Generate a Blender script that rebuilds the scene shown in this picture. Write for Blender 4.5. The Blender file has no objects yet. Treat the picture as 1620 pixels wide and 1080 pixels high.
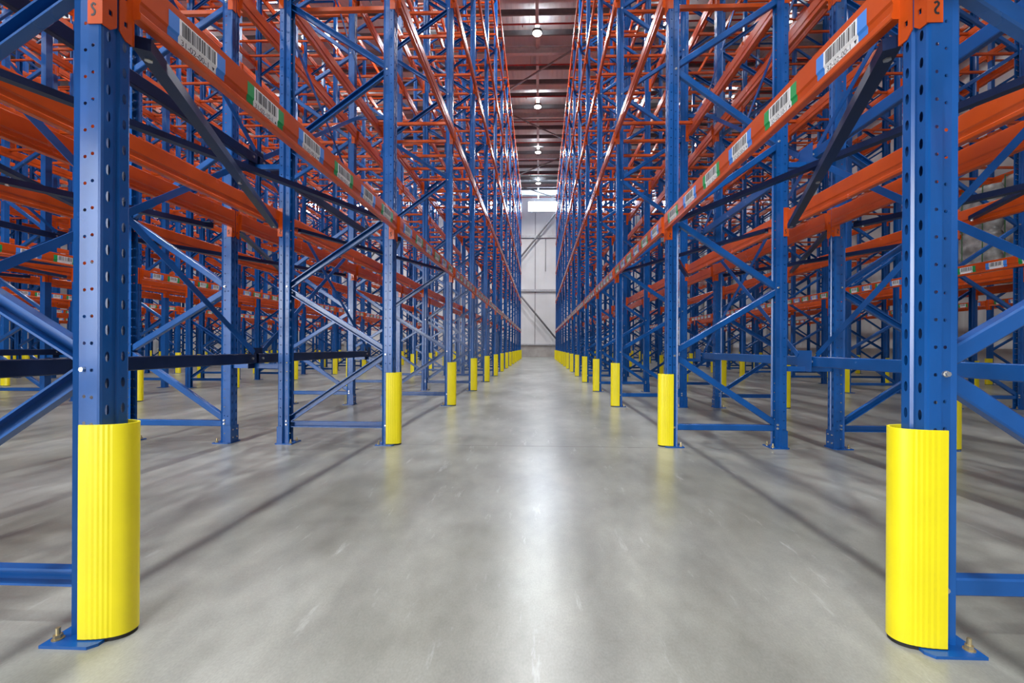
import bpy, math, random
from mathutils import Vector, Matrix
random.seed(7)
D = bpy.data
SC = bpy.context.scene
COL = SC.collection
PI = math.pi

# ------------------------------------------------------------------ camera
F_PX, CX, CY, W, H = 680.0, 830.5, 548.0, 1620.0, 1080.0
YAW, ROLL = 0.0335, 0.0048
cam_d = D.cameras.new('camera')
cam_d.sensor_fit = 'HORIZONTAL'; cam_d.sensor_width = 36.0
cam_d.lens = F_PX / W * 36.0
cam_d.shift_x = (W / 2 - CX) / W
cam_d.shift_y = (CY - H / 2) / W
cam_d.clip_start = 0.02; cam_d.clip_end = 400
cam = D.objects.new('camera', cam_d); COL.objects.link(cam)
cam.matrix_world = (Matrix.Translation((0, 0, 1.0)) @ Matrix.Rotation(YAW, 4, 'Z')
                    @ Matrix.Rotation(PI / 2, 4, 'X') @ Matrix.Rotation(ROLL, 4, 'Z'))
SC.camera = cam

# ------------------------------------------------------------------ world, exposure, added rear light
SC.view_settings.view_transform = 'Standard'
SC.view_settings.look = 'None'
SC.view_settings.gamma = 1.0
SC.view_settings.use_curve_mapping = False
SC.view_settings.exposure = 0.12
world = D.worlds.new('world'); SC.world = world
world.use_nodes = True
bg = world.node_tree.nodes['Background']
bg.inputs[0].default_value = (0.80, 0.88, 1.0, 1)
bg.inputs[1].default_value = 0.05

def area_light(name, loc, target, size, power, color, size_y=None, shape='RECTANGLE'):
    l = D.lights.new(name, 'AREA'); l.shape = shape; l.size = size
    if size_y: l.size_y = size_y
    l.energy = power; l.color = color
    o = D.objects.new(name, l); COL.objects.link(o)
    o.location = loc
    d = Vector(target) - Vector(loc)
    o.rotation_euler = d.to_track_quat('-Z', 'Y').to_euler()
    return o
# added area light, source unseen, behind and left of the photographer
area_light('rear_left_added_light', (-8.5, -10.5, 3.4), (3.0, 6.0, 2.6), 7.0, 2300, (0.93, 0.96, 1.0), 5.5)
HIGHBAY_POWER = 250.0
HIGHBAY_COLOR = (0.93, 0.96, 1.0)

# ------------------------------------------------------------------ rack layout (metres)
UW = 0.105                      # upright width along the aisle
DEPTH = 1.18                    # frame depth
YK = [1.4475, 1.4475 + 2.886, 1.4475 + 5.772]
while len(YK) < 14: YK.append(YK[-1] + 2.4456)
YM1 = 1.4475 - 2.886
LEVELS = [2.075, 4.39, 6.67, 8.95, 11.10, 12.72]      # bottoms of the beam connectors
TOP = 13.05
PITCH = 0.09107
SLOT0 = 0.7766 - 8 * PITCH
ORD = ['first', 'second', 'third', 'fourth', 'fifth', 'sixth', 'seventh', 'eighth', 'ninth', 'tenth',
       'eleventh', 'twelfth', 'thirteenth', 'fourteenth', 'fifteenth']
# rows: name, front face X, direction of the body from the front, Y offset
ROWS = []
def add_row(desc, xf, dr, dy, side, idx): ROWS.append(dict(desc=desc, xf=xf, dr=dr, dy=dy, side=side, idx=idx))
P5 = 2 * DEPTH + 0.49 + 2.755
for i in range(5):
    x = -1.475 - i * P5
    dy = 0.0 if i == 0 else 0.15
    if i == 0:
        n1, n2 = 'left side of the centre aisle', 'row backing the left aisle row'
    else:
        n1, n2 = 'inner row of %s left block' % ORD[i], 'outer row of %s left block' % ORD[i]
    add_row(n1, x, -1, dy, 'L', 2 * i); add_row(n2, x - 2 * DEPTH - 0.49, 1, dy, 'L', 2 * i + 1)
PR = 2 * 1.165 + 0.478 + 2.755
for i in range(3):
    x = 1.28 + i * PR
    dy = 0.07 if i == 0 else 0.2
    if i == 0: n1, n2 = 'right side of the centre aisle', 'row backing the right aisle row'
    elif i == 1: n1, n2 = 'inner row of second right block', 'outer row of second right block'
    else: n1, n2 = 'single row beside the right wall', None
    add_row(n1, x, 1, dy, 'R', 2 * i)
    if n2: add_row(n2, x + 2 * 1.17 + 0.478, -1, dy, 'R', 2 * i + 1)
WALL_Y = 41.2; WALL_R = 14.45; WALL_L = -30.0; CEIL = 15.45
YBACK = -14.0

# ------------------------------------------------------------------ materials
def new_mat(name):
    m = D.materials.new(name); m.use_nodes = True
    nt = m.node_tree; b = nt.nodes['Principled BSDF']
    return m, nt, b
def N(nt, t, **kw):
    n = nt.nodes.new(t)
    for k, v in kw.items(): setattr(n, k, v)
    return n
def paint(name, col, rough=0.32, var=0.12, scale=6.0, metallic=0.0, bump=0.0, coat=0.0):
    m, nt, b = new_mat(name)
    tc = N(nt, 'ShaderNodeTexCoord'); no = N(nt, 'ShaderNodeTexNoise')
    no.inputs['Scale'].default_value = scale; no.inputs['Detail'].default_value = 4
    nt.links.new(tc.outputs['Object'], no.inputs['Vector'])
    r = N(nt, 'ShaderNodeValToRGB')
    lo = tuple(c * (1 - var) for c in col); hi = tuple(min(1, c * (1 + var)) for c in col)
    r.color_ramp.elements[0].position = 0.35; r.color_ramp.elements[0].color = lo + (1,)
    r.color_ramp.elements[1].position = 0.65; r.color_ramp.elements[1].color = hi + (1,)
    nt.links.new(no.outputs['Fac'], r.inputs[0]); nt.links.new(r.outputs[0], b.inputs['Base Color'])
    mr = N(nt, 'ShaderNodeMapRange')
    mr.inputs['To Min'].default_value = rough - 0.05; mr.inputs['To Max'].default_value = rough + 0.07
    nt.links.new(no.outputs['Fac'], mr.inputs['Value']); nt.links.new(mr.outputs[0], b.inputs['Roughness'])
    b.inputs['Metallic'].default_value = metallic
    b.inputs['Coat Weight'].default_value = coat
    if bump:
        bp = N(nt, 'ShaderNodeBump'); bp.inputs['Strength'].default_value = bump; bp.inputs['Distance'].default_value = 0.01
        nt.links.new(no.outputs['Fac'], bp.inputs['Height']); nt.links.new(bp.outputs[0], b.inputs['Normal'])
    return m
M = {}
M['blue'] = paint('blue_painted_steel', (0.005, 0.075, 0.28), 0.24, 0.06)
M['dark_blue'] = paint('navy_and_shaded_steel', (0.007, 0.018, 0.062), 0.30, 0.15)  # navy of the plan braces; on left spine ties it paints shade
M['orange'] = paint('orange_painted_steel', (0.54, 0.072, 0.006), 0.24, 0.05)
M['yellow'] = paint('yellow_plastic', (0.80, 0.67, 0.006), 0.36, 0.03)
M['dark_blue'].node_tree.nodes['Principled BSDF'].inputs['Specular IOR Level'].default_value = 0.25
M['rubber'] = paint('black_rubber', (0.012, 0.012, 0.012), 0.7, 0.1)
M['zinc'] = paint('zinc_steel', (0.66, 0.64, 0.60), 0.28, 0.1, metallic=0.9)
M['brass'] = paint('passivated_bolt_steel', (0.56, 0.45, 0.24), 0.32, 0.2, metallic=0.8)
M['tag_blue'] = paint('blue_label_film', (0.055, 0.24, 0.72), 0.35, 0.02)
M['tag_green'] = paint('green_label_film', (0.010, 0.30, 0.075), 0.35, 0.02)
M['tag_white'] = paint('white_label_film', (0.90, 0.90, 0.90), 0.35, 0.02)
M['ink'] = paint('black_print', (0.012, 0.012, 0.014), 0.5, 0.02)
M['grey_steel'] = paint('grey_primed_steel', (0.16, 0.15, 0.15), 0.5, 0.1)
M['light_steel'] = paint('pale_galvanised_steel', (0.42, 0.41, 0.41), 0.4, 0.1, metallic=0.3)
M['red_pipe'] = paint('red_painted_pipe', (0.30, 0.012, 0.010), 0.35, 0.1)
M['purlin'] = paint('galvanised_purlin', (0.115, 0.125, 0.135), 0.5, 0.1)
M['plinth'] = paint('concrete_plinth', (0.36, 0.33, 0.30), 0.7, 0.12, scale=2.0)
M['wood'] = paint('pallet_wood', (0.42, 0.27, 0.14), 0.8, 0.2, scale=4)
M['wrap'] = paint('translucent_wrapped_bags', (0.38, 0.38, 0.36), 0.22, 0.35, scale=5.0, bump=1.0)
M['strap'] = paint('green_strapping', (0.05, 0.16, 0.06), 0.4, 0.1)
M['housing'] = paint('lamp_housing', (0.06, 0.06, 0.06), 0.4, 0.05)

def emit(name, col, s):
    m, nt, b = new_mat(name)
    b.inputs['Emission Color'].default_value = col + (1,); b.inputs['Emission Strength'].default_value = s
    b.inputs['Base Color'].default_value = (0.8, 0.8, 0.8, 1)
    return m
M['lamp'] = emit('lit_lamp_lens', (0.95, 0.97, 1.0), 25.0)
M['window'] = emit('daylit_translucent_panel', (0.62, 0.78, 1.0), 34.0)

# floor: polished power-floated concrete
m, nt, b = new_mat('polished_concrete'); M['floor'] = m
tc = N(nt, 'ShaderNodeTexCoord')
mp = N(nt, 'ShaderNodeMapping'); mp.inputs['Scale'].default_value = (1.0, 0.55, 1.0)
nt.links.new(tc.outputs['Object'], mp.inputs['Vector'])
n1 = N(nt, 'ShaderNodeTexNoise'); n1.inputs['Scale'].default_value = 0.9; n1.inputs['Detail'].default_value = 6; n1.inputs['Roughness'].default_value = 0.55
n2 = N(nt, 'ShaderNodeTexNoise'); n2.inputs['Scale'].default_value = 14.0; n2.inputs['Detail'].default_value = 6
n3 = N(nt, 'ShaderNodeTexNoise'); n3.inputs['Scale'].default_value = 160.0; n3.inputs['Detail'].default_value = 2
for n in (n1, n2, n3): nt.links.new(mp.outputs[0], n.inputs['Vector'])
r1 = N(nt, 'ShaderNodeValToRGB')
r1.color_ramp.elements[0].position = 0.36; r1.color_ramp.elements[0].color = (0.150, 0.148, 0.120, 1)
r1.color_ramp.elements[1].position = 0.64; r1.color_ramp.elements[1].color = (0.285, 0.285, 0.252, 1)
nt.links.new(n1.outputs['Fac'], r1.inputs[0])
mx = N(nt, 'ShaderNodeMixRGB', blend_type='OVERLAY'); mx.inputs[0].default_value = 0.06
nt.links.new(r1.outputs[0], mx.inputs[1]); nt.links.new(n2.outputs['Fac'], mx.inputs[2])
mx2 = N(nt, 'ShaderNodeMixRGB', blend_type='OVERLAY'); mx2.inputs[0].default_value = 0.22
nt.links.new(mx.outputs[0], mx2.inputs[1]); nt.links.new(n3.outputs['Fac'], mx2.inputs[2])
mp2 = N(nt, 'ShaderNodeMapping'); mp2.inputs['Scale'].default_value = (9.0, 1.6, 1.0); mp2.inputs['Rotation'].default_value = (0, 0, 0.9)
nt.links.new(tc.outputs['Object'], mp2.inputs['Vector'])
n4 = N(nt, 'ShaderNodeTexNoise'); n4.inputs['Scale'].default_value = 1.3; n4.inputs['Detail'].default_value = 7; n4.inputs['Roughness'].default_value = 0.7
nt.links.new(mp2.outputs[0], n4.inputs['Vector'])
r4 = N(nt, 'ShaderNodeValToRGB'); r4.color_ramp.elements[0].position = 0.60; r4.color_ramp.elements[0].color = (0, 0, 0, 1)
r4.color_ramp.elements[1].position = 0.80; r4.color_ramp.elements[1].color = (1, 1, 1, 1)
nt.links.new(n4.outputs['Fac'], r4.inputs[0])
n5 = N(nt, 'ShaderNodeTexNoise'); n5.inputs['Scale'].default_value = 3.2; n5.inputs['Detail'].default_value = 8; n5.inputs['Roughness'].default_value = 0.68
nt.links.new(mp.outputs[0], n5.inputs['Vector'])
mx5 = N(nt, 'ShaderNodeMixRGB', blend_type='OVERLAY'); mx5.inputs[0].default_value = 0.55
nt.links.new(mx2.outputs[0], mx5.inputs[1]); nt.links.new(n5.outputs['Fac'], mx5.inputs[2])
mx4 = N(nt, 'ShaderNodeMixRGB', blend_type='MIX'); nt.links.new(r4.outputs[0], mx4.inputs[0])
nt.links.new(mx5.outputs[0], mx4.inputs[1]); mx4.inputs[2].default_value = (0.46, 0.46, 0.44, 1)
nt.links.new(mx4.outputs[0], b.inputs['Base Color'])
mr = N(nt, 'ShaderNodeMapRange'); mr.inputs['From Min'].default_value = 0.3; mr.inputs['From Max'].default_value = 0.7
mr.inputs['To Min'].default_value = 0.24; mr.inputs['To Max'].default_value = 0.30
b.inputs['Roughness'].default_value = 0.29
b.inputs['Specular IOR Level'].default_value = 0.6
bp = N(nt, 'ShaderNodeBump'); bp.inputs['Strength'].default_value = 0.02; bp.inputs['Distance'].default_value = 0.01
nt.links.new(n2.outputs['Fac'], bp.inputs['Height']); nt.links.new(bp.outputs[0], b.inputs['Normal'])

def panel_mat(name, col, scale, axis, bump, rough=0.55):
    m, nt, b = new_mat(name)
    tc = N(nt, 'ShaderNodeTexCoord'); sp = N(nt, 'ShaderNodeSeparateXYZ')
    nt.links.new(tc.outputs['Object'], sp.inputs[0])
    mu = N(nt, 'ShaderNodeMath', operation='MULTIPLY'); mu.inputs[1].default_value = scale
    nt.links.new(sp.outputs[axis], mu.inputs[0])
    si = N(nt, 'ShaderNodeMath', operation='SINE'); nt.links.new(mu.outputs[0], si.inputs[0])
    cl = N(nt, 'ShaderNodeClamp'); cl.inputs['Min'].default_value = -0.4; cl.inputs['Max'].default_value = 0.4
    nt.links.new(si.outputs[0], cl.inputs[0])
    bp = N(nt, 'ShaderNodeBump'); bp.inputs['Strength'].default_value = bump; bp.inputs['Distance'].default_value = 0.03
    nt.links.new(cl.outputs[0], bp.inputs['Height']); nt.links.new(bp.outputs[0], b.inputs['Normal'])
    no = N(nt, 'ShaderNodeTexNoise'); no.inputs['Scale'].default_value = 0.6; no.inputs['Detail'].default_value = 5
    nt.links.new(tc.outputs['Object'], no.inputs['Vector'])
    r = N(nt, 'ShaderNodeValToRGB')
    r.color_ramp.elements[0].position = 0.3; r.color_ramp.elements[0].color = tuple(c * 0.88 for c in col) + (1,)
    r.color_ramp.elements[1].position = 0.7; r.color_ramp.elements[1].color = col + (1,)
    nt.links.new(no.outputs['Fac'], r.inputs[0]); nt.links.new(r.outputs[0], b.inputs['Base Color'])
    b.inputs['Roughness'].default_value = rough
    return m
M['wall'] = panel_mat('white_wall_panels', (0.66, 0.645, 0.63), 6.28, 'X', 0.25)
M['wall_r'] = panel_mat('white_ribbed_wall_panels', (0.60, 0.585, 0.57), 10.0, 'Y', 0.4)
M['deck'] = panel_mat('pale_roof_deck', (0.62, 0.66, 0.68), 25.0, 'X', 0.35)

# ------------------------------------------------------------------ mesh builder
class MB:
    def __init__(s): s.v = []; s.f = []; s.mi = []; s.mats = []
    def slot(s, mat):
        if mat not in s.mats: s.mats.append(mat)
        return s.mats.index(mat)
    def quad(s, pts, mat):
        i = len(s.v); s.v += [tuple(p) for p in pts]; s.f.append(tuple(range(i, i + len(pts)))); s.mi.append(s.slot(mat))
    def box(s, a, b, mat):
        x0, y0, z0 = a; x1, y1, z1 = b
        i = len(s.v)
        s.v += [(x0, y0, z0), (x1, y0, z0), (x1, y1, z0), (x0, y1, z0), (x0, y0, z1), (x1, y0, z1), (x1, y1, z1), (x0, y1, z1)]
        for f in ((0, 3, 2, 1), (4, 5, 6, 7), (0, 1, 5, 4), (1, 2, 6, 5), (2, 3, 7, 6), (3, 0, 4, 7)):
            s.f.append(tuple(i + k for k in f)); s.mi.append(s.slot(mat))
    def sweep(s, prof, a, b, u, v, mat, closed=True, caps=True):
        """prof: list of (cu, cv); extruded from a to b with frame axes u, v"""
        a = Vector(a); b = Vector(b); u = Vector(u); v = Vector(v); n = len(prof); i = len(s.v); sl = s.slot(mat)
        for e in (a, b):
            for cu, cv in prof: s.v.append(tuple(e + u * cu + v * cv))
        for k in range(n if closed else n - 1):
            k2 = (k + 1) % n
            s.f.append((i + k, i + k2, i + n + k2, i + n + k)); s.mi.append(sl)
        if closed and caps:
            s.f.append(tuple(i + k for k in reversed(range(n)))); s.mi.append(sl)
            s.f.append(tuple(i + n + k for k in range(n))); s.mi.append(sl)
    def bar(s, a, b, wu, wv, u, mat):
        """rectangular bar along a-b; u = preferred width axis"""
        a = Vector(a); b = Vector(b); d = (b - a).normalized(); u = Vector(u); u = (u - d * u.dot(d)).normalized(); v = d.cross(u)
        s.sweep([(-wu / 2, -wv / 2), (wu / 2, -wv / 2), (wu / 2, wv / 2), (-wu / 2, wv / 2)], a, b, u, v, mat)
    def tube(s, a, b, r, mat, n=8, r2=None):
        a = Vector(a); b = Vector(b); d = (b - a).normalized()
        u = d.orthogonal().normalized(); v = d.cross(u)
        if r2 is None:
            s.sweep([(r * math.cos(2 * PI * k / n), r * math.sin(2 * PI * k / n)) for k in range(n)], a, b, u, v, mat)
        else:
            i = len(s.v); sl = s.slot(mat)
            for e, rr in ((a, r), (b, r2)):
                for k in range(n):
                    s.v.append(tuple(e + u * rr * math.cos(2 * PI * k / n) + v * rr * math.sin(2 * PI * k / n)))
            for k in range(n):
                k2 = (k + 1) % n; s.f.append((i + k, i + k2, i + n + k2, i + n + k)); s.mi.append(sl)
            s.f.append(tuple(i + k for k in reversed(range(n)))); s.mi.append(sl)
            s.f.append(tuple(i + n + k for k in range(n))); s.mi.append(sl)
    def channel(s, a, b, w, dp, t, face, mat):
        """C channel along a-b; web normal = face axis, web width w, flange depth dp"""
        a = Vector(a); b = Vector(b); d = (b - a).normalized(); fv = Vector(face); fv = (fv - d * fv.dot(d)).normalized(); u = d.cross(fv)
        c = 0.006
        prof = [(-w / 2, -dp), (-w / 2, -c), (-w / 2 + c, 0), (w / 2 - c, 0), (w / 2, -c), (w / 2, -dp),
                (w / 2 - 0.008, -dp), (w / 2 - 0.008, -dp + t), (w / 2 - t, -dp + t), (w / 2 - t, -t), (-w / 2 + t, -t), (-w / 2 + t, -dp + t), (-w / 2 + 0.008, -dp + t), (-w / 2 + 0.008, -dp)]
        # the profile is not convex: caps left open like a rolled channel
        s.sweep(prof, a, b, u, fv, mat, caps=False)
    def merge(s, o, mat4):
        i = len(s.v); s.v += [tuple(mat4 @ Vector(p)) for p in o.v]
        for f, mi in zip(o.f, o.mi):
            s.f.append(tuple(i + k for k in f)); s.mi.append(s.slot(o.mats[mi]))
    def mesh(s, name, smooth=False):
        me = D.meshes.new(name); me.from_pydata(s.v, [], s.f)
        for mt in s.mats: me.materials.append(M[mt])
        me.polygons.foreach_set('material_index', s.mi)
        if smooth: me.polygons.foreach_set('use_smooth', [True] * len(s.f))
        me.update()
        return me

def link(name, me, parent=None, loc=(0, 0, 0), rz=0.0):
    o = D.objects.new(name, me); COL.objects.link(o)
    o.location = loc; o.rotation_euler = (0, 0, rz)
    if parent is not None: o.parent = parent
    return o
def tag(o, label=None, cat=None, group=None, kind=None):
    if label: o['label'] = label
    if cat: o['category'] = cat
    if group: o['group'] = group
    if kind: o['kind'] = kind
    return o
def struct(name, mb, label, smooth=False):
    return tag(link(name, mb.mesh(name, smooth)), label, None, None, 'structure')

# ------------------------------------------------------------------ building shell
mb = MB(); mb.box((WALL_L, YBACK, -0.25), (WALL_R, WALL_Y, 0), 'floor')
struct('floor', mb, 'polished grey concrete warehouse floor')
mb = MB(); mb.box((WALL_L, YBACK, CEIL), (WALL_R, WALL_Y + 0.3, CEIL + 0.2), 'deck')
struct('ceiling', mb, 'pale corrugated roof deck above the racks')
WIN = [(-1.1 + 5.9 * i, 3.3 + 5.9 * i) for i in range(-5, 3)]
WZ0, WZ1 = 13.95, 14.9
WIN = [(a, min(b, WALL_R - 0.4)) for a, b in WIN if a < WALL_R - 1 and a > WALL_L]
mb = MB()
mb.box((WALL_L, WALL_Y, 1.25), (WALL_R, WALL_Y + 0.2, WZ0), 'wall')
mb.box((WALL_L, WALL_Y, WZ1), (WALL_R, WALL_Y + 0.2, CEIL), 'wall')
xs = WALL_L
for a, b_ in WIN:
    mb.box((xs, WALL_Y, WZ0), (a, WALL_Y + 0.2, WZ1), 'wall'); xs = b_
mb.box((xs, WALL_Y, WZ0), (WALL_R, WALL_Y + 0.2, WZ1), 'wall')
struct('wall_back', mb, 'white panelled wall at the far end of the aisle')
mb = MB(); mb.box((WALL_L, WALL_Y - 0.06, 0), (WALL_R, WALL_Y + 0.2, 1.12), 'plinth'); mb.box((WALL_L, WALL_Y - 0.16, 1.12), (WALL_R, WALL_Y + 0.2, 1.25), 'light_steel')
struct('baseboard_back', mb, 'concrete plinth along the foot of the far wall')
mb = MB(); mb.box((WALL_R, YBACK, 0), (WALL_R + 0.2, WALL_Y, CEIL), 'wall_r')
struct('wall_right', mb, 'white ribbed wall right of the racks')
mb = MB(); mb.box((WALL_L - 0.2, YBACK, 0), (WALL_L, WALL_Y, CEIL), 'wall_r')
struct('wall_left', mb, 'white ribbed wall beyond the left racks')
for i, (a, b_) in enumerate(WIN):
    mb = MB(); mb.box((a, WALL_Y + 0.06, WZ0), (b_, WALL_Y + 0.12, WZ1), 'window')
    w = struct('window_%d' % (i + 1), mb, 'bright translucent daylight panel high in the far wall')
    mb = MB()
    for (p, q) in (((a - 0.05, WZ0 - 0.05), (b_ + 0.05, WZ0)), ((a - 0.05, WZ1), (b_ + 0.05, WZ1 + 0.05))):
        mb.box((p[0], WALL_Y - 0.03, p[1]), (q[0], WALL_Y + 0.1, q[1]), 'light_steel')
    link('window_frame', mb.mesh('window_frame'), w)
# joints, girts, columns on the far wall
t = 1
mb = MB()
x = -0.44 - 2.4 * 12
while x < WALL_R:
    mb.box((x - 0.03, WALL_Y - 0.012, 1.25), (x + 0.03, WALL_Y + 0.01, 13.8), 'grey_steel'); x += 2.4
struct('trim_1', mb, 'vertical cover strips over the joints of the far wall panels')
mb = MB()
for z in (6.36, 11.5):
    mb.channel((WALL_L, WALL_Y - 0.02, z), (WALL_R, WALL_Y - 0.02, z), 0.22, 0.1, 0.01, (0, -1, 0), 'light_steel')
    mb.box((WALL_L, WALL_Y - 0.14, z - 0.11), (WALL_R, WALL_Y - 0.01, z + 0.11), 'light_steel')
struct('trim_2', mb, 'two horizontal rails across the far wall')
for i, x in enumerate([-4.3 - 7.2 * 3, -4.3 - 7.2 * 2, -4.3 - 7.2, -4.3, 2.9, 10.1]):
    mb = MB(); mb.box((x - 0.13, WALL_Y - 0.30, 0), (x + 0.13, WALL_Y - 0.06, CEIL - 0.1), 'light_steel')
    mb.box((x - 0.16, WALL_Y - 0.32, 0), (x + 0.16, WALL_Y - 0.30, CEIL - 0.1), 'light_steel')
    tag(link('wall_column', mb.mesh('wall_column'), None), 'pale steel column against the far wall', 'column', 'steel columns at the far wall', 'structure')
for i, x in enumerate((-4.3, 2.9 - 14.4 - 7.2)):
    mb = MB(); mb.tube((x + 7.2, WALL_Y - 0.5, 0.15), (x, WALL_Y - 0.5, 8.85), 0.085, 'grey_steel', 10)
    tag(link('wall_brace', mb.mesh('wall_brace', True)), 'lower dark tubular brace falling rightward, at the foot of the far wall' if i == 0 else 'lower dark brace on the far wall behind the left racks', 'wall brace')
    mb = MB(); mb.tube((x, WALL_Y - 0.5, 6.4), (x + 7.2, WALL_Y - 0.5, 15.3), 0.085, 'grey_steel', 10)
    tag(link('wall_brace', mb.mesh('wall_brace', True)), 'upper dark tubular brace rising rightward below the bright far window' if i == 0 else 'upper dark brace on the far wall behind the left racks', 'wall brace')
mb = MB(); mb.tube((0.55, WALL_Y - 0.05, 8.2), (0.55, WALL_Y - 0.05, 11.3), 0.03, 'grey_steel', 8)
tag(link('cable_conduit', mb.mesh('cable_conduit', True)), 'thin grey conduit dropping from the upper rail of the far wall', 'conduit')
# right wall columns and plinth
mb = MB(); mb.box((WALL_R - 0.08, YBACK, 0), (WALL_R, WALL_Y, 1.0), 'plinth')
struct('baseboard_right', mb, 'low concrete plinth along the right wall')
for i, y in enumerate([4.5 + 5.65 * k for k in range(7)]):
    mb = MB(); mb.box((WALL_R - 0.32, y - 0.15, 0), (WALL_R - 0.09, y + 0.15, CEIL - 0.1), 'light_steel')
    tag(link('wall_column', mb.mesh('wall_column')), 'pale steel column against the right wall', 'column', 'steel columns at the right wall', 'structure')
# saw cut joints in the slab
mb = MB()
for y in (4.32, 15.6, 27.0, 38.0): mb.box((WALL_L + .1, y - 0.002, 0.0), (WALL_R - .1, y + 0.002, 0.0008), 'grey_steel')
struct('trim_3', mb, 'dark saw cut joints in the concrete slab')

# roof steel
for i in range(30):
    y = 18.2 - 1.2 * 12 + 1.2 * i
    if y > WALL_Y - 0.3: break
    mb = MB(); mb.channel((WALL_L + 0.1, y, CEIL - 0.27), (WALL_R - 0.1, y, CEIL - 0.27), 0.24, 0.08, 0.004, (0, -1, 0), 'purlin')
    tag(link('roof_purlin', mb.mesh('roof_purlin')), 'dark roof purlin crossing above the aisle', 'purlin', 'dark purlins under the roof deck', 'structure')
for i in range(7):
    y = 20.2 - 5.65 * 3 + 5.65 * i
    mb = MB()
    mb.box((WALL_L + 0.1, y - 0.09, CEIL - 0.72), (WALL_R - 0.1, y + 0.09, CEIL - 0.70), 'light_steel')
    mb.box((WALL_L + 0.1, y - 0.008, CEIL - 0.70), (WALL_R - 0.1, y + 0.008, CEIL - 0.42), 'light_steel')
    mb.box((WALL_L + 0.1, y - 0.09, CEIL - 0.42), (WALL_R - 0.1, y + 0.09, CEIL - 0.40), 'light_steel')
    tag(link('roof_rafter', mb.mesh('roof_rafter')), 'grey steel rafter crossing above the aisle', 'rafter', 'steel rafters under the roof', 'structure')
for i in range(13):
    y = 18.6 - 2.7 * 4 + 2.7 * i
    if y > WALL_Y - 0.5: break
    mb = MB(); mb.tube((WALL_L + 0.2, y, CEIL - 0.50), (WALL_R - 0.2, y, CEIL - 0.50), 0.035, 'red_pipe', 8)
    for x in [v * 2.8 - 26 for v in range(15)]:
        mb.tube((x, y, CEIL - 0.50), (x, y, CEIL - 0.62), 0.02, 'red_pipe', 6)
        mb.tube((x + 0.3, y, CEIL - 0.48), (x + 0.3, y, CEIL - 0.02), 0.006, 'grey_steel', 4)
    tag(link('sprinkler_pipe', mb.mesh('sprinkler_pipe')), 'red sprinkler pipe, %s from the camera, under the roof' % ORD[i], 'pipe', 'red sprinkler pipes under the roof')
for i in range(4):
    y0 = 18.4 + 5.65 * i; s = 1 if i % 2 == 0 else -1
    mb = MB(); mb.tube((3.0 * s, y0, CEIL - 0.80), (-3.0 * s, y0 + 5.65, CEIL - 0.80), 0.045, 'grey_steel', 8)
    tag(link('roof_brace', mb.mesh('roof_brace', True)), '%s diagonal roof brace from the camera above the centre aisle' % ORD[i], 'roof brace')
LAMP_X = [(-0.16, 'centre aisle'), (-5.3, 'second left aisle'), (-10.4, 'third left aisle'), (-15.8, 'fourth left block'),
          (-21.0, 'fifth left block'), (5.4, 'second right aisle'), (10.7, 'third right aisle')]
for x, nm in LAMP_X:
    mb = MB(); z = 14.96
    mb.box((x - 0.07, -10.5, z), (x + 0.07, WALL_Y - 0.6, z + 0.01), 'light_steel')
    for s in (x - 0.07, x + 0.06): mb.box((s, -10.5, z + 0.01), (s + 0.01, WALL_Y - 0.6, z + 0.07), 'light_steel')
    for k in range(9):
        y = 18.75 + 5.75 * (k - 5) + 1.4
        mb.tube((x, y, z + 0.01), (x, y, CEIL - 0.02), 0.008, 'light_steel', 5)
    tag(link('cable_tray', mb.mesh('cable_tray')), 'pale cable tray running overhead along the %s' % nm, 'cable tray', 'cable trays carrying the lamps')
# high-bay lamps
hb = MB(); hb.tube((0, 0, 0.0), (0, 0, 0.10), 0.22, 'housing', 24); hb.tube((0, 0, 0.10), (0, 0, 0.22), 0.16, 'housing', 16, 0.07)
hb.tube((0, 0, 0.22), (0, 0, 0.30), 0.012, 'housing', 6)
HB = hb.mesh('lamp_body', False)
hl = MB(); hl.tube((0, 0, -0.015), (0, 0, 0.0), 0.19, 'lamp', 24); HL = hl.mesh('lamp_lens')
hl_light = D.lights.new('lamp_glow', 'AREA'); hl_light.shape = 'DISK'; hl_light.size = 0.4
hl_light.energy = HIGHBAY_POWER; hl_light.color = HIGHBAY_COLOR; hl_light.spread = math.radians(150)
hl_mid = hl_light.copy(); hl_mid.energy = HIGHBAY_POWER * 1.75
hl_dim = hl_light.copy(); hl_dim.energy = HIGHBAY_POWER * 0.30
ceiling_fill = hl_light.copy(); ceiling_fill.energy = HIGHBAY_POWER * 0.14; ceiling_fill.size = 0.3; ceiling_fill.spread = PI  # added upward light above each lamp, brightens the roof deck
for x, nm in LAMP_X:
    for k in range(-5, 4):
        y = 18.75 + 5.75 * k
        o = link('high_bay_lamp', HB, None, (x, y, 14.66))
        n_ = k + 5
        tag(o, 'lit high bay lamp, %s of its overhead run, above the %s' % (ORD[n_], nm), 'lamp', 'high bay lamps under the roof')
        link('lamp_lens', HL, o)
        g = D.objects.new('lamp_glow', hl_mid if abs(x) < 1 else hl_light if x < 2 else hl_dim); COL.objects.link(g); g.parent = o; g.location = (0, 0, -0.03)
        g = D.objects.new('added_ceiling_fill', ceiling_fill); COL.objects.link(g); g.parent = o; g.location = (0, 0, 0.26); g.rotation_euler = (PI, 0, 0)

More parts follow.
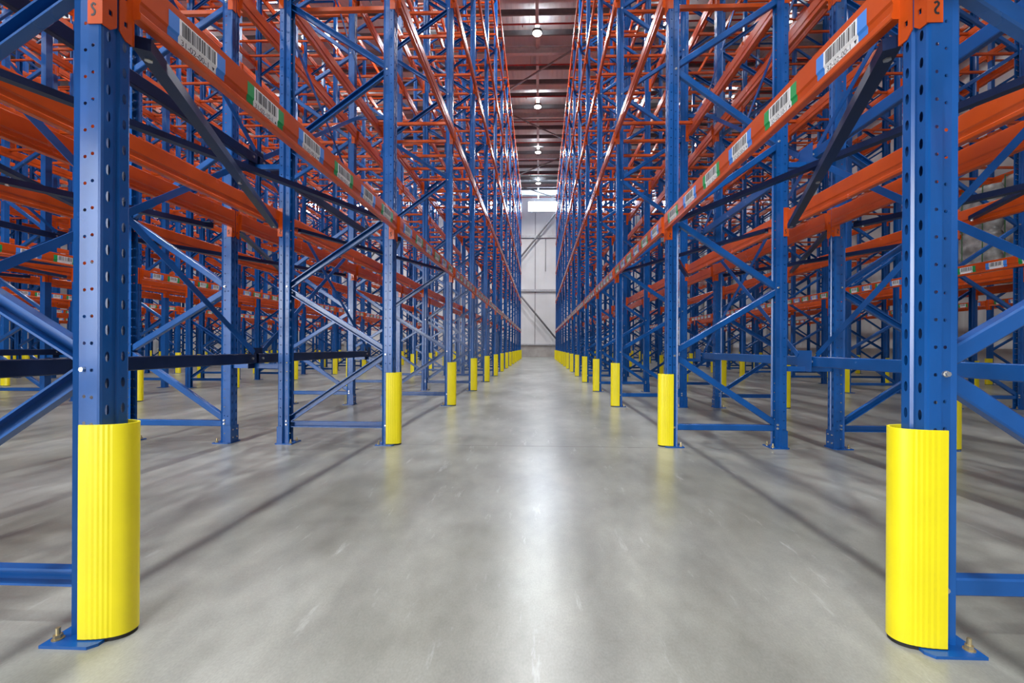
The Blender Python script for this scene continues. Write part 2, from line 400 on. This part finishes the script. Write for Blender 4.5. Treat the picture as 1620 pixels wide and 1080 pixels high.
# ------------------------------------------------------------------ rack parts (local: p = x into the rack, q = y along the aisle)
def strip(mb, a, b, z0, z1, mat, hole=None, phase=0.0):
    """vertical sheet strip between profile points a and b; hole=(half width, half height, centre 0..1)"""
    ax, ay = a; bx, by = b
    L = math.hypot(bx - ax, by - ay)
    def P(t, z): return (ax + (bx - ax) * t / L, ay + (by - ay) * t / L, z)
    if not hole:
        mb.quad([P(0, z0), P(L, z0), P(L, z1), P(0, z1)], mat); return
    hw, hh, c = hole; c *= L
    n0 = math.ceil((z0 - phase) / PITCH + 0.5); zc = phase + n0 * PITCH
    zb = zc - PITCH / 2
    if zb > z0 + 1e-4: mb.quad([P(0, z0), P(L, z0), P(L, zb), P(0, zb)], mat)
    sl = mb.slot(mat)
    while zc + PITCH / 2 <= z1:
        i = len(mb.v)
        lo, hi = zc - PITCH / 2, zc + PITCH / 2
        outer = [P(0, lo), P(c, lo), P(L, lo), P(L, zc), P(L, hi), P(c, hi), P(0, hi), P(0, zc)]
        inner = [P(c - hw * .75, zc - hh * .7), P(c, zc - hh), P(c + hw * .75, zc - hh * .7), P(c + hw, zc), P(c + hw * .75, zc + hh * .7), P(c, zc + hh), P(c - hw * .75, zc + hh * .7), P(c - hw, zc)]
        mb.v += outer + inner
        for k in range(8):
            k2 = (k + 1) % 8; mb.f.append((i + k, i + k2, i + 8 + k2, i + 8 + k)); mb.mi.append(sl)
        zc += PITCH
    zb = zc - PITCH / 2
    if z1 > zb + 1e-4: mb.quad([P(0, zb), P(L, zb), P(L, z1), P(0, z1)], mat)
PROF = [(0.008, 0.0), (0.008, 0.006), (0.0, 0.012), (0.0, 0.044), (0.003, 0.0505), (0.010, 0.0525), (0.048, 0.0525), (0.060, 0.030), (0.098, 0.030), (0.112, 0.037)]
HOLES = {2: (0.0072, 0.0185, 0.5, 0), 5: (0.0060, 0.0060, 0.5, 1), 7: (0.0060, 0.0060, 0.52, 1)}
def upright_mb(holes=True, flip=False):
    mb = MB()
    for sgn in (1, -1):
        for i in range(len(PROF) - 1):
            a = (PROF[i][0], PROF[i][1] * sgn); b = (PROF[i + 1][0], PROF[i + 1][1] * sgn)
            h = HOLES.get(i) if holes else None
            if h: strip(mb, a, b, 0.01, TOP, 'blue', h[:3], SLOT0 + h[3] * PITCH / 2)
            else: strip(mb, a, b, 0.01, TOP, 'blue')
    if flip: mb.v = [(DEPTH - x, y, z) for x, y, z in mb.v]
    return mb
def upright_simple(flip=False):
    mb = MB()
    pts = [(0, -.0525), (.048, -.0525), (.060, -.03), (.112, -.034)]
    prof = pts[::-1] + [(x, -y) for x, y in pts]
    for i in range(len(prof) - 1): strip(mb, prof[i], prof[i + 1], 0.01, TOP, 'blue')
    if flip: mb.v = [(DEPTH - x, y, z) for x, y, z in mb.v]
    return mb
def plate_mb(flip=False):
    mb = MB(); c = 0.02
    prof = [(-0.018 + c, -0.09), (0.165, -0.09), (0.165, 0.09), (-0.018 + c, 0.09), (-0.018, 0.09 - c), (-0.018, -0.09 + c)]
    mb.sweep(prof, (0, 0, 0.0), (0, 0, 0.010), (1, 0, 0), (0, 1, 0), 'blue')
    if flip: mb.v = [(DEPTH - x, y, z) for x, y, z in mb.v]
    return mb
def anchor_mb(x, y):
    mb = MB()
    mb.tube((x, y, 0.010), (x, y, 0.013), 0.017, 'brass', 14)
    mb.tube((x, y, 0.013), (x, y, 0.026), 0.0125, 'brass', 6)
    mb.tube((x, y, 0.026), (x, y, 0.048), 0.0068, 'brass', 10)
    return mb
def bracket_mb(flip=False):
    mb = MB(); e = 0.003; z1 = 0.175
    pts = [(0.05, -.0525 - e), (-e, -.0525 - e), (-e, .0525 + e), (0.05, .0525 + e), (0.05, .0525 + 2 * e), (-2 * e, .0525 + 2 * e), (-2 * e, -.0525 - 2 * e), (0.05, -.0525 - 2 * e)]
    mb.sweep(pts, (0, 0, 0.010), (0, 0, z1), (1, 0, 0), (0, 1, 0), 'blue', caps=False)
    for z in (0.055, 0.135):
        for y in (-0.028, 0.028):
            mb.tube((-2 * e - 0.006, y, z), (-2 * e, y, z), 0.008, 'zinc', 6)
    if flip: mb.v = [(DEPTH - x, y, z) for x, y, z in mb.v]
    return mb
FNL = [0.915, 2.285, 3.80, 5.24, 6.68, 8.12, 9.56, 11.0, 12.44]
RNL = [0.230, 1.60, 3.06, 4.52, 5.96, 7.40, 8.84, 10.28, 11.72]
def brace_mb(a, b, bolts=True):
    mb = MB(); mb.channel((a[0], -0.022, a[1]), (b[0], -0.022, b[1]), 0.060, 0.042, 0.003, (0, -1, 0), 'blue')
    if bolts:
        for e in (a, b):
            mb.tube((e[0], -0.036, e[1]), (e[0], -0.030, e[1]), 0.011, 'zinc', 12)
            mb.tube((e[0], -0.045, e[1]), (e[0], -0.036, e[1]), 0.0085, 'zinc', 6)
            mb.tube((e[0], 0.031, e[1]), (e[0], 0.041, e[1]), 0.0085, 'zinc', 6)
    return mb
PF, PRR = 0.080, DEPTH - 0.080
braces = []
for n in range(9):
    braces.append(('diagonal_brace', (PRR, RNL[n]), (PF, FNL[n]), True))
    if n < 8: braces.append(('diagonal_brace', (PF - 0.0, FNL[n] + 0.035), (PRR, RNL[n + 1] - 0.035), False))
flats = [('horizontal_brace', (PF, 0.195), (PRR, 0.195), True), ('horizontal_brace', (PF, TOP - 0.1), (PRR, TOP - 0.1), True)]
PARTS = [('upright', upright_mb(True).mesh('upright')), ('upright', upright_mb(True, True).mesh('upright')),
         ('foot_bracket', bracket_mb(True).mesh('foot_bracket'))]
PLATES = [(plate_mb().mesh('base_plate'), [anchor_mb(0.138, -0.055).mesh('anchor_bolt'), anchor_mb(0.138, 0.055).mesh('anchor_bolt')]),
          (plate_mb(True).mesh('base_plate'), [anchor_mb(DEPTH - 0.138, -0.055).mesh('anchor_bolt'), anchor_mb(DEPTH - 0.138, 0.055).mesh('anchor_bolt')])]
BRACES = [(nm, brace_mb(a, b, bo).mesh(nm)) for nm, a, b, bo in flats + braces]
fm = MB(); I4 = Matrix.Identity(4)
for o in (upright_simple(), upright_simple(True), plate_mb(), plate_mb(True)): fm.merge(o, I4)
for nm, a, b, bo in flats + braces: fm.merge(brace_mb(a, b, False), I4)
FRAME_FAR = fm.mesh('upright_frame')

def make_frame(row, k, detail):
    y = (YM1 if k < 0 else YK[k]) + row['dy']
    rz = PI if row['dr'] < 0 else 0.0
    who = ('%s from the camera' % ORD[k]) if k >= 0 else 'level with the photographer'
    lab = 'blue upright frame, %s, %s' % (who, row['desc'])
    if not detail:
        return tag(link('upright_frame', FRAME_FAR, None, (row['xf'], y, 0), rz), lab, 'rack frame', 'blue rack upright frames')
    r = link('upright_frame', None, None, (row['xf'], y, 0), rz)
    tag(r, lab, 'rack frame', 'blue rack upright frames')
    for nm, me in PARTS + BRACES: link(nm, me, r)
    for me, an in PLATES:
        pl = link('base_plate', me, r)
        for am in an:
            a = link('anchor_bolt', am, pl); a['label'] = 'brassy anchor bolt and nut'
    return r

# column guard
def guard_mb():
    mb = MB(); pts = []; n = 48
    for i in range(n + 1):
        t = PI * i / n
        c, s = math.cos(t), math.sin(t)
        q = -0.062 * (abs(c) ** 0.85) * (1 if c > 0 else -1)
        p = 0.058 - 0.133 * (s ** 0.92)
        f = i / n
        if (0.06 < f < 0.24 or 0.76 < f < 0.94) and i % 2: q *= 0.986; p += 0.0012
        pts.append((p, q))
    pts = [(0.064, -0.062)] + pts + [(0.064, 0.062)]
    inn = []
    for p, q in pts:
        inn.append((p + 0.008 * (1 if p < 0.03 else 0.2), q * 0.90))
    z0, z1 = 0.014, 0.7305; sl = mb.slot('yellow'); m = len(pts)
    for z in (z0, z1):
        for p, q in pts: mb.v.append((p, q, z))
    for z in (z0, z1):
        for p, q in inn: mb.v.append((p, q, z))
    for k in range(m - 1):
        mb.f.append((k, k + 1, m + k + 1, m + k)); mb.mi.append(sl)
        mb.f.append((2 * m + k + 1, 2 * m + k, 3 * m + k, 3 * m + k + 1)); mb.mi.append(sl)
        mb.f.append((m + k, m + k + 1, 3 * m + k + 1, 3 * m + k)); mb.mi.append(sl)
        mb.f.append((k + 1, k, 2 * m + k, 2 * m + k + 1)); mb.mi.append(sl)
    for k in (0, m - 1):
        mb.f.append((k, m + k, 3 * m + k, 2 * m + k)); mb.mi.append(sl)
    return mb, pts
gm, gp = guard_mb()
GUARD = gm.mesh('column_guard')
rb = MB(); rb.sweep([(p + 0.004, q * 0.96) for p, q in gp], (0, 0, 0.0), (0, 0, 0.014), (1, 0, 0), (0, 1, 0), 'rubber', closed=True, caps=True)
GFOOT = rb.mesh('rubber_foot')
def make_guard(row, k):
    y = (YM1 if k < 0 else YK[k]) + row['dy']
    who = ('%s upright' % ORD[k]) if k >= 0 else 'upright beside the photographer'
    o = tag(link('column_guard', GUARD, None, (row['xf'], y, 0), PI if row['dr'] < 0 else 0),
            'yellow column guard on the %s, %s' % (who, row['desc']), 'column guard', 'yellow guards on the rack uprights')
    if k < 6 and row['idx'] < 2: link('rubber_foot', GFOOT, o)['label'] = 'black rubber strip'

# beams -----------------------------------------------------------
BZ0, BZ1 = 0.095, 0.260
def beam_mb(L, rear=False):
    mb = MB()
    half = [(-0.030, BZ0), (-0.034, BZ0 + 0.004), (-0.034, 0.118), (-0.029, 0.124), (-0.029, 0.152), (-0.035, 0.162), (-0.035, BZ1 - 0.004), (-0.031, BZ1)]
    prof = half + [(-0.026 - p, z) for p, z in reversed(half)]
    mb.sweep(prof, (0, -L / 2, 0), (0, L / 2, 0), (1, 0, 0), (0, 0, 1), 'orange', caps=True)
    return mb
def connector_mb(L, s, simple=False):
    """connector at end s (+1/-1)"""
    mb = MB(); e = 0.0035; q0 = s * (L / 2); zt = 0.285
    if simple:
        mb.box((-0.006, min(q0, q0 + s * 0.049), 0.0), (-0.0005, max(q0, q0 + s * 0.049), zt), 'orange')
        mb.box((-0.006, min(q0, q0 - s * e), 0.0), (0.044, max(q0, q0 - s * e), zt), 'orange')
        return mb
    # side leg, sheet with thickness
    mb.box((-0.008, min(q0 - s * .0005, q0 - s * e), 0.0), (0.044, max(q0 - s * .0005, q0 - s * e), zt), 'orange')
    # front plate with punched holes
    cells = 3; h = (zt - 0.0) / cells
    qa, qb = q0 - s * e, q0 + s * 0.049; qc = q0 + s * 0.0265
    sl = mb.slot('orange')
    for pp in (-0.0055, -0.0015):
        for c in range(cells):
            lo, hi = c * h, (c + 1) * h; zc = (lo + hi) / 2 + 0.01
            i = len(mb.v)
            lob = lo if c else lo
            mb.v += [(pp, qa, lo - (0.0 if c else 0.0)), (pp, qc, lo), (pp, qb, lo + (0.022 if c == 0 else 0)), (pp, qb, zc), (pp, qb, hi), (pp, qc, hi), (pp, qa, hi), (pp, qa, zc)]
            w, g = 0.0062, 0.0095
            mb.v += [(pp, qc - s * w, zc - g), (pp, qc, zc - g), (pp, qc + s * w, zc - g), (pp, qc + s * w, zc), (pp, qc + s * w, zc + g), (pp, qc, zc + g), (pp, qc - s * w, zc + g), (pp, qc - s * w, zc)]
            for k in range(8):
                k2 = (k + 1) % 8; mb.f.append((i + k, i + k2, i + 8 + k2, i + 8 + k)); mb.mi.append(sl)
    mb.quad([(-0.0055, qb, 0.022), (-0.0015, qb, 0.022), (-0.0015, qb, zt), (-0.0055, qb, zt)], 'orange')
    mb.quad([(-0.0055, qa, 0), (-0.0015, qa, 0), (-0.0015, qc, 0), (-0.0055, qc, 0)], 'orange')
    mb.quad([(-0.0055, qc, 0), (-0.0015, qc, 0), (-0.0015, qb, 0.022), (-0.0055, qb, 0.022)], 'orange')
    return mb
def slot_mb(L, s):
    mb = MB(); q = s * (L / 2 - 0.0036)
    pts = [(0.016, 0.082), (0.021, 0.088), (0.028, 0.086), (0.030, 0.078), (0.024, 0.070), (0.018, 0.063), (0.018, 0.054), (0.024, 0.048), (0.031, 0.050)]
    for a, b in zip(pts[:-1], pts[1:]): mb.bar((a[0], q, a[1] - 0.02), (b[0], q, b[1] - 0.02), 0.007, 0.0012, (0, 0, 1) if abs(a[1] - b[1]) < 0.003 else (1, 0, 0), 'ink')
    return mb
LP = 0.435
def lab_profile(z):
    if z >= 0.162: return -0.0356
    if z >= 0.152: return -0.0356 + 0.006 * (0.162 - z) / 0.010
    return -0.0296
_glyph = {}
def text_mb(body, size):
    if body in _glyph: return _glyph[body]
    cu = D.curves.new('lettering', 'FONT'); cu.body = body; cu.size = size; cu.align_x = 'CENTER'; cu.align_y = 'CENTER'
    o = D.objects.new('lettering', cu); COL.objects.link(o)
    bpy.context.view_layer.update()
    me = D.meshes.new_from_object(o.evaluated_get(bpy.context.evaluated_depsgraph_get()))
    vs = [tuple(v.co) for v in me.vertices]; fs = [tuple(p.vertices) for p in me.polygons]
    D.objects.remove(o); D.curves.remove(cu); D.meshes.remove(me)
    _glyph[body] = (vs, fs); return _glyph[body]
def label_mb(qc, colr, rev, body=None, up=False, lines=26, ln=0.30):
    """one shelf label centred at qc; text reads towards -q when seen from the aisle"""
    mb = MB(); z0, z1 = 0.128, 0.226
    def band(qa, qb, mat, d=0.0, za=z1, zb=z0):
        zz = [za] + [z for z in (0.162, 0.152) if zb < z < za] + [zb]
        for u, v in zip(zz[:-1], zz[1:]):
            mb.quad([(lab_profile(u) - d, qa, u), (lab_profile(u) - d, qb, u), (lab_profile(v + 1e-9) - d, qb, v), (lab_profile(v + 1e-9) - d, qa, v)], mat)
    h = ln / 2
    band(qc - h, qc - h + 0.05, colr); band(qc + h - 0.05, qc + h, colr); band(qc - h + 0.05, qc + h - 0.05, 'tag_white')
    rnd = random.Random(int(abs(qc) * 1000) + 3)
    a = qc - h + 0.06; e = qc + h - 0.06
    step = (e - a) / lines
    for i in range(lines):
        w = step * rnd.choice((0.25, 0.45, 0.65, 0.85))
        band(a + i * step, a + i * step + w, 'ink', 0.0005, 0.221, 0.164)
    # arrow
    qa = (qc - h + 0.066)
    zt, zb = (0.149, 0.133) if not up else (0.133, 0.149)
    mb.quad([(-0.0301, qa - 0.008, zt), (-0.0301, qa + 0.008, zt), (-0.0301, qa, zb)], 'ink')
    if body:
        vs, fs = text_mb(body, 0.034); i = len(mb.v); sl = mb.slot('ink')
        mb.v += [(-0.0301, qc + 0.012 - x, 0.1405 + y) for x, y, z in vs]
        for f in fs: mb.f.append(tuple(i + k for k in f)); mb.mi.append(sl)
    return mb
LL, LS = 2.886 - UW - 0.002, 2.4456 - UW - 0.002
def label_slots(L, rev):
    n = 6; pitch = LP if L > 2.5 else 0.378
    ln = 0.30 if L > 2.5 else 0.27
    out = []
    for i in range(n):
        q = -L / 2 + 0.265 + (L - 0.53) / (n - 1) * i     # i = 0 nearest to the camera for unrotated rows
        out.append((q, 'tag_blue' if i % 2 == 0 else 'tag_green', i, ln))
    if rev: out = [(-q, c, i, ln) for q, c, i, ln in out]
    return out
BM = {}
for key, L in (('L', LL), ('S', LS)):
    BM[key, 'plain'] = beam_mb(L).mesh('pallet_beam')
    BM[key, 'conn'] = [connector_mb(L, s).mesh('beam_connector') for s in (1, -1)]
    BM[key, 'slot'] = [slot_mb(L, s).mesh('locking_slot') for s in (1, -1)]
    far = beam_mb(L)
    for s in (1, -1): far.merge(connector_mb(L, s, True), I4)
    BM[key, 'far_mb'] = far; BM[key, 'far'] = far.mesh('pallet_beam')
    for rev in (0, 1):
        fl = MB(); fl.merge(far, I4)
        labs = []
        for q, c, i, ln in label_slots(L, rev):
            lm = label_mb(q, c, rev, None, i % 2 == 1, 22, ln); labs.append(lm.mesh('barcode_label'))
            fl.merge(lm, I4)
        BM[key, 'labels', rev] = labs
        BM[key, 'farlab_mb', rev] = fl; BM[key, 'farlab', rev] = fl.mesh('pallet_beam')

# candidates -------------------------------------------------------
cy_, sy_ = math.cos(YAW), math.sin(YAW)
def proj(x, y, z):
    d = y * cy_ - x * sy_; r = x * cy_ + y * sy_
    if d < 0.3: return None
    return CX + F_PX * r / d, CY - F_PX * (z - 1) / d, d
def score(x, y0, y1, z):
    """rough projected size of a beam inside the frame"""
    s = 0; pr = None
    for i in range(9):
        y = y0 + (y1 - y0) * i / 8
        p = proj(x, y, z)
        if p and -20 < p[0] < W + 20 and -30 < p[1] < H:
            if pr: s += math.hypot(p[0] - pr[0], p[1] - pr[1]) * (0.2 * F_PX / p[2])
            pr = p
        else: pr = None
    return s
def bay_y(row, k):
    a = YM1 if k < 0 else YK[k]; b = YK[k + 1]
    return a + row['dy'], b + row['dy']
cand = []
for row in ROWS:
    for k in range(-1 if row['idx'] == 0 else 0, 13):
        y0, y1 = bay_y(row, k)
        for li, z in enumerate(LEVELS):
            if k < 0 and li > 1: continue
            for side in ('front', 'rear'):
                x = row['xf'] if side == 'front' else row['xf'] + row['dr'] * DEPTH
                occ = 1.0 / (1 + 0.75 * (row['idx'] + (0 if side == 'front' else 0.5)))
                sc = score(x, y0, y1, z + 0.15) * occ
                if k == -1: sc = 1e6 if (li == 0 and side == 'front') else (0.0 if False else 1e5)
                if li == 0 and side == 'front': sc *= 1.6
                cand.append((sc, row, k, li, side, x, (y0 + y1) / 2))
cand.sort(key=lambda c: -c[0])
LVN = ['lowest level', 'second level', 'third level', 'fourth level', 'fifth level', 'top level']
stuff = MB()
nb = 0
for sc, row, k, li, side, x, ym in cand:
    key = 'L' if k < 2 else 'S'
    rz = PI if row['dr'] < 0 else 0.0
    if side == 'rear': rz += PI
    labelled = (li == 0 and side == 'front')
    rev = 1 if row['dr'] < 0 else 0
    z = LEVELS[li] + (0.03 if side == 'rear' else 0.0)
    if nb >= 300:
        src = BM[key, 'farlab_mb', rev] if labelled else BM[key, 'far_mb']
        if sc > 0 or labelled or True:
            stuff.merge(src, Matrix.Translation((x, ym, z)) @ Matrix.Rotation(rz, 4, 'Z'))
        continue
    nb += 1
    bay = '%s bay' % ORD[k] if k >= 0 else 'bay beside the photographer'
    lab = '%sorange beam, %s, %s side, %s, %s' % ('barcode-labelled ' if labelled else '', LVN[li], side, bay, row['desc'])
    if k < 0: lab = '%sorange beam, %s, %s side, beside the photographer, %s row' % ('barcode-labelled ' if labelled else '', LVN[li], side, 'left' if row['side'] == 'L' else 'right')
    detail = (row['idx'] <= 1 and k <= 3 and li <= 2)
    if detail:
        o = link('pallet_beam', BM[key, 'plain'], None, (x, ym, z), rz)
        for c, s in zip(BM[key, 'conn'], BM[key, 'slot']):
            co = link('beam_connector', c, o); link('locking_slot', s, co)['label'] = 'dark S-shaped slot'
        if labelled:
            if row['idx'] == 0 and k in (0, 1):
                L = LL
                aisle = '31' if row['side'] == 'L' else '32'
                for q, c, i, ln in label_slots(L, rev):
                    body = '%s-%02d-%s-%d' % (aisle, 2 + k, '00' if i % 2 == 0 else '10', i // 2 + 1)
                    lm = label_mb(q, c, rev, body, i % 2 == 1, 28, ln)
                    lo = link('barcode_label', lm.mesh('barcode_label'), o)
                    lo['label'] = 'white barcode label %s with %s ends' % (body, 'blue' if i % 2 == 0 else 'green')
            else:
                for i, me in enumerate(BM[key, 'labels', rev]):
                    lo = link('barcode_label', me, o); lo['label'] = 'white barcode label with %s ends' % ('blue' if i % 2 == 0 else 'green')
    else:
        o = link('pallet_beam', BM[key, 'farlab', rev] if labelled else BM[key, 'far'], None, (x, ym, z), rz)
    tag(o, lab, 'beam', 'orange pallet beams of the racks', 'thing')
so = link('pallet_beam_distance', stuff.mesh('distant_beams')); so.name = 'distant_pallet_beams'
tag(so, 'remaining orange beams far up and back in the racks', 'beams', None, 'stuff')

# frames and guards
for row in ROWS:
    for k in range(-1 if row['idx'] == 0 else 0, 14):
        detail = (row['idx'] <= 1 and k <= 4 and k >= 0) or (row['idx'] in (2, 3) and k <= 2 and k >= 0 and row['xf'] > -9)
        make_frame(row, k, detail)
        make_guard(row, k)

# pallet support bars (levels above the lowest)
sb = MB(); wS = DEPTH - 0.034
sb.box((0.009, -0.022, BZ1 - 0.040), (DEPTH - 0.009, 0.022, BZ1 + 0.002), 'orange')
SUP = sb.mesh('support_bar')
cs = []
for row in ROWS:
    for k in range(0, 13):
        y0, y1 = bay_y(row, k); nbar = 2 if k < 2 else 4
        for li in range(1, 6):
            for i in range(nbar):
                f = (i + 0.5) / nbar if k > 1 else (0.07, 0.93)[i]; y = y0 + 0.06 + (y1 - y0 - 0.12) * f
                xm = row['xf'] + row['dr'] * DEPTH / 2
                p = proj(xm, y, LEVELS[li]); sc = 0
                if p and -20 < p[0] < W + 20 and -20 < p[1] < H:
                    sc = (F_PX / p[2]) ** 2 / (1 + 0.7 * row['idx'])
                cs.append((sc, row, k, li, i, y))
cs.sort(key=lambda c: -c[0])
stuff = MB()
for j, (sc, row, k, li, i, y) in enumerate(cs):
    rz = PI if row['dr'] < 0 else 0.0
    if j < 300:
        o = link('pallet_support_bar', SUP, None, (row['xf'], y, LEVELS[li]), rz)
        tag(o, 'orange pallet support bar, %s in %s bay, %s, %s' % (ORD[i], ORD[k], LVN[li], row['desc']), 'support bar', 'orange bars bridging the beams')
    else:
        stuff.merge(sb, Matrix.Translation((row['xf'], y, LEVELS[li])) @ Matrix.Rotation(rz, 4, 'Z'))
tag(link('distant_support_bars', stuff.mesh('distant_support_bars')), 'remaining orange bars bridging the distant racking beams', 'support bars', None, 'stuff')

# horizontal cross bracing at the lowest beams
PZ1, PZ2 = 0.040, 0.118
pb1 = MB(); pb1.bar((0.0, -LL / 2 + 0.04, PZ1), (DEPTH - 0.07, LL / 2 - 0.17, PZ2 - 0.03), 0.056, 0.045, (0, 1, 0), 'dark_blue')
pb2 = MB(); pb2.bar((DEPTH - 0.09, -LL / 2 + 0.12, 0.152), (0.05, LL / 2 - 0.18, 0.152), 0.05, 0.036, (0, 1, 0), 'dark_blue')
for mbb, e in ((pb1, [(0.03, -LL / 2 + 0.10, .043), (DEPTH - 0.10, LL / 2 - 0.23, .087)]), (pb2, [(DEPTH - 0.09, -LL / 2 + 0.12, .152), (0.05, LL / 2 - 0.18, .152)])):
    for (x_, y_, z_) in e:
        mbb.tube((x_, y_, z_ - 0.030), (x_, y_, z_ - 0.018), 0.014, 'zinc', 6)
        xx = 0.017 if x_ < 0.5 else DEPTH - 0.017
        mbb.box((min(xx, x_), y_ - 0.03, z_ + 0.018), (max(xx, x_), y_ + 0.03, z_ + 0.024), 'dark_blue')
pb1.tube((DEPTH / 2, 0.0, 0.034), (DEPTH / 2, 0.0, 0.044), 0.013, 'zinc', 6)
PBM = []
def mirror(mb):
    o = MB(); o.v = [(x, -y, z) for x, y, z in mb.v]; o.f = [tuple(reversed(f)) for f in mb.f]; o.mi = list(mb.mi); o.mats = list(mb.mats); return o
PB = [pb1.mesh('plan_brace'), pb2.mesh('plan_brace')]
PBM = [mirror(pb1).mesh('plan_brace'), mirror(pb2).mesh('plan_brace')]
for row in ROWS:
    if abs(row['xf']) > 15: continue
    for k in (0, 1):
        y0, y1 = bay_y(row, k)
        for i, me in enumerate(PB):
            flip = (row['dr'] < 0)
            # mirrored rows are turned, so swap the two diagonals
            mm = PBM[i] if flip else PB[i]
            o = link('plan_brace', mm, None, (row['xf'], (y0 + y1) / 2, LEVELS[0]), PI if flip else 0)
            tag(o, '%s dark flat cross brace at lowest level, %s bay, %s' % ('lower' if i == 0 else 'upper', ORD[k], row['desc']), 'brace', 'dark cross braces between lowest beams')

# spine bracing in the flue between back-to-back rows
SPZ = [0.865 + 2.04 * n for n in range(6)]
BLK = []
for i in range(5): BLK.append((-1.475 - i * P5 - DEPTH - 0.245, 0.0 if i == 0 else 0.15, 'left block' if i == 0 else '%s left block' % ORD[i]))
for i in range(2): BLK.append((1.28 + i * PR + 1.165 + 0.239, 0.07 if i == 0 else 0.2, 'right block' if i == 0 else 'second right block'))
for xc, dy, nm in BLK[:3] + BLK[5:]:
    ys = [YK[0] + dy, YK[1] + dy, YK[2] + dy]
    face = 1 if xc < 0 else -1
    for n, z in enumerate(SPZ):
        for k in range(-1 if abs(xc) < 4 else 0, 2):
            a = (YM1 + dy if k < 0 else ys[k]) + 0.02; b_ = ys[k + 1] - 0.02
            mb = MB(); mb.channel((xc, a, z), (xc, b_, z), 0.10, 0.045, 0.003, (face, 0, 0), 'dark_blue' if xc < 0 else 'blue')  # blue ties; on the left, shade is put into their colour
            for e in (a + 0.06, b_ - 0.06):
                mb.tube((xc, e, z), (xc + face * 0.012, e, z), 0.012, 'zinc', 6)
            bay = ORD[k] + ' bay' if k >= 0 else 'bay beside the photographer'
            tag(link('spine_tie', mb.mesh('spine_tie')), 'blue longitudinal tie, %s from the floor, %s, flue of the %s' % (ORD[n], bay, nm), 'tie', 'ties along the rack flues')
        if n < 5:
            for k in range(2):
                for d in (0, 1):
                    za, zb = (z, SPZ[n + 1]) if d == 0 else (SPZ[n + 1], z)
                    mb = MB(); off = 0.030 * (1 if d else -1)
                    mb.bar((xc + off, ys[k] + 0.10, za + (0.06 if d == 0 else -0.06)), (xc + off, ys[k + 1] - 0.10, zb + (-0.06 if d == 0 else 0.06)), 0.006, 0.052, (1, 0, 0), 'blue')
                    tag(link('spine_cross_brace', mb.mesh('spine_cross_brace')),
                        'blue flat %s brace, %s panel up, %s bay, flue of the %s' % ('rising' if d == 0 else 'falling', ORD[n], ORD[k], nm), 'brace', 'flat cross braces in the rack flues')
        for k in range(3):
            mb = MB(); w = 0.245
            mb.bar((xc - w, ys[k], z - 0.075), (xc + w, ys[k], z - 0.075), 0.05, 0.04, (0, 0, 1), 'blue')
            mb.box((xc - 0.028, ys[k] - 0.11, z - 0.10), (xc - 0.022, ys[k] + 0.11, z + 0.11), 'dark_blue' if xc < 0 else 'blue')  # left plates share the darker blue that paints shade
            tag(link('row_spacer', mb.mesh('row_spacer')), 'short blue row spacer, %s from the floor, %s frame, flue of the %s' % (ORD[n], ORD[k], nm), 'spacer', 'row spacers between back-to-back frames')

# wrapped loads on the second right block
rowD = [r for r in ROWS if r['desc'] == 'outer row of second right block'][0]
def load(y, x, z, nm, hgt, seed):
    rnd = random.Random(seed)
    base = link('wrapped_pallet_load', None, None, (x, y, z)); tag(base, nm, 'pallet load', 'film wrapped loads on the racks')
    mb = MB()
    for i in range(7): mb.box((-0.55, -0.40 + i * 0.12, 0.122), (0.55, -0.40 + i * 0.12 + 0.09, 0.144), 'wood')
    for q in (-0.36, 0, 0.36): mb.box((-0.55, q - 0.05, 0.022), (0.55, q + 0.05, 0.122), 'wood'); mb.box((-0.55, q - 0.05, 0), (0.55, q + 0.05, 0.022), 'wood')
    link('pallet', mb.mesh('pallet'), base)
    n = int(hgt / 0.2)
    mb = MB(); sl = mb.slot('wrap'); nu = 28; rows_ = []
    for j in range(n * 4 + 1):
        z_ = 0.146 + hgt * j / (n * 4); bul = 0.035 * abs(math.sin(PI * j / 4)); ring = []
        for i in range(nu):
            a = 2 * PI * i / nu; c, s = math.cos(a), math.sin(a)
            r = 1.0 / max(abs(c) ** 6 + abs(s) ** 6, 1e-6) ** (1 / 6)
            rr = rnd.uniform(-0.012, 0.012)
            ring.append(((0.50 + bul + rr) * c * r, (0.36 + bul + rr) * s * r, z_ + rnd.uniform(-.006, .006)))
        rows_.append(len(mb.v)); mb.v += ring
    for j in range(len(rows_) - 1):
        for i in range(nu):
            i2 = (i + 1) % nu; mb.f.append((rows_[j] + i, rows_[j] + i2, rows_[j + 1] + i2, rows_[j + 1] + i)); mb.mi.append(sl)
    mb.f.append(tuple(rows_[-1] + i for i in range(nu))); mb.mi.append(sl)
    link('wrapped_bags', mb.mesh('wrapped_bags', True), base)
    mb = MB()
    for q in (-0.2, 0.2):
        mb.box((-0.575, q - 0.01, 0.146), (-0.57, q + 0.01, 0.15 + hgt), 'strap'); mb.box((0.57, q - 0.01, 0.146), (0.575, q + 0.01, 0.15 + hgt), 'strap')
        mb.box((-0.575, q - 0.01, 0.15 + hgt), (0.575, q + 0.01, 0.154 + hgt), 'strap')
    link('strapping', mb.mesh('strapping'), base)
xm = rowD['xf'] - DEPTH / 2
for i, (y, h_) in enumerate(((8.75, 1.66), (7.95, 1.70), (6.75, 1.6), (5.85, 1.6))):
    load(y, xm, LEVELS[0] + BZ1 + 0.001, 'grey film wrapped stack of bags, %s from the right edge of view, beyond right racks' % ORD[3 - i], h_, i)
print('objects', len(D.objects))
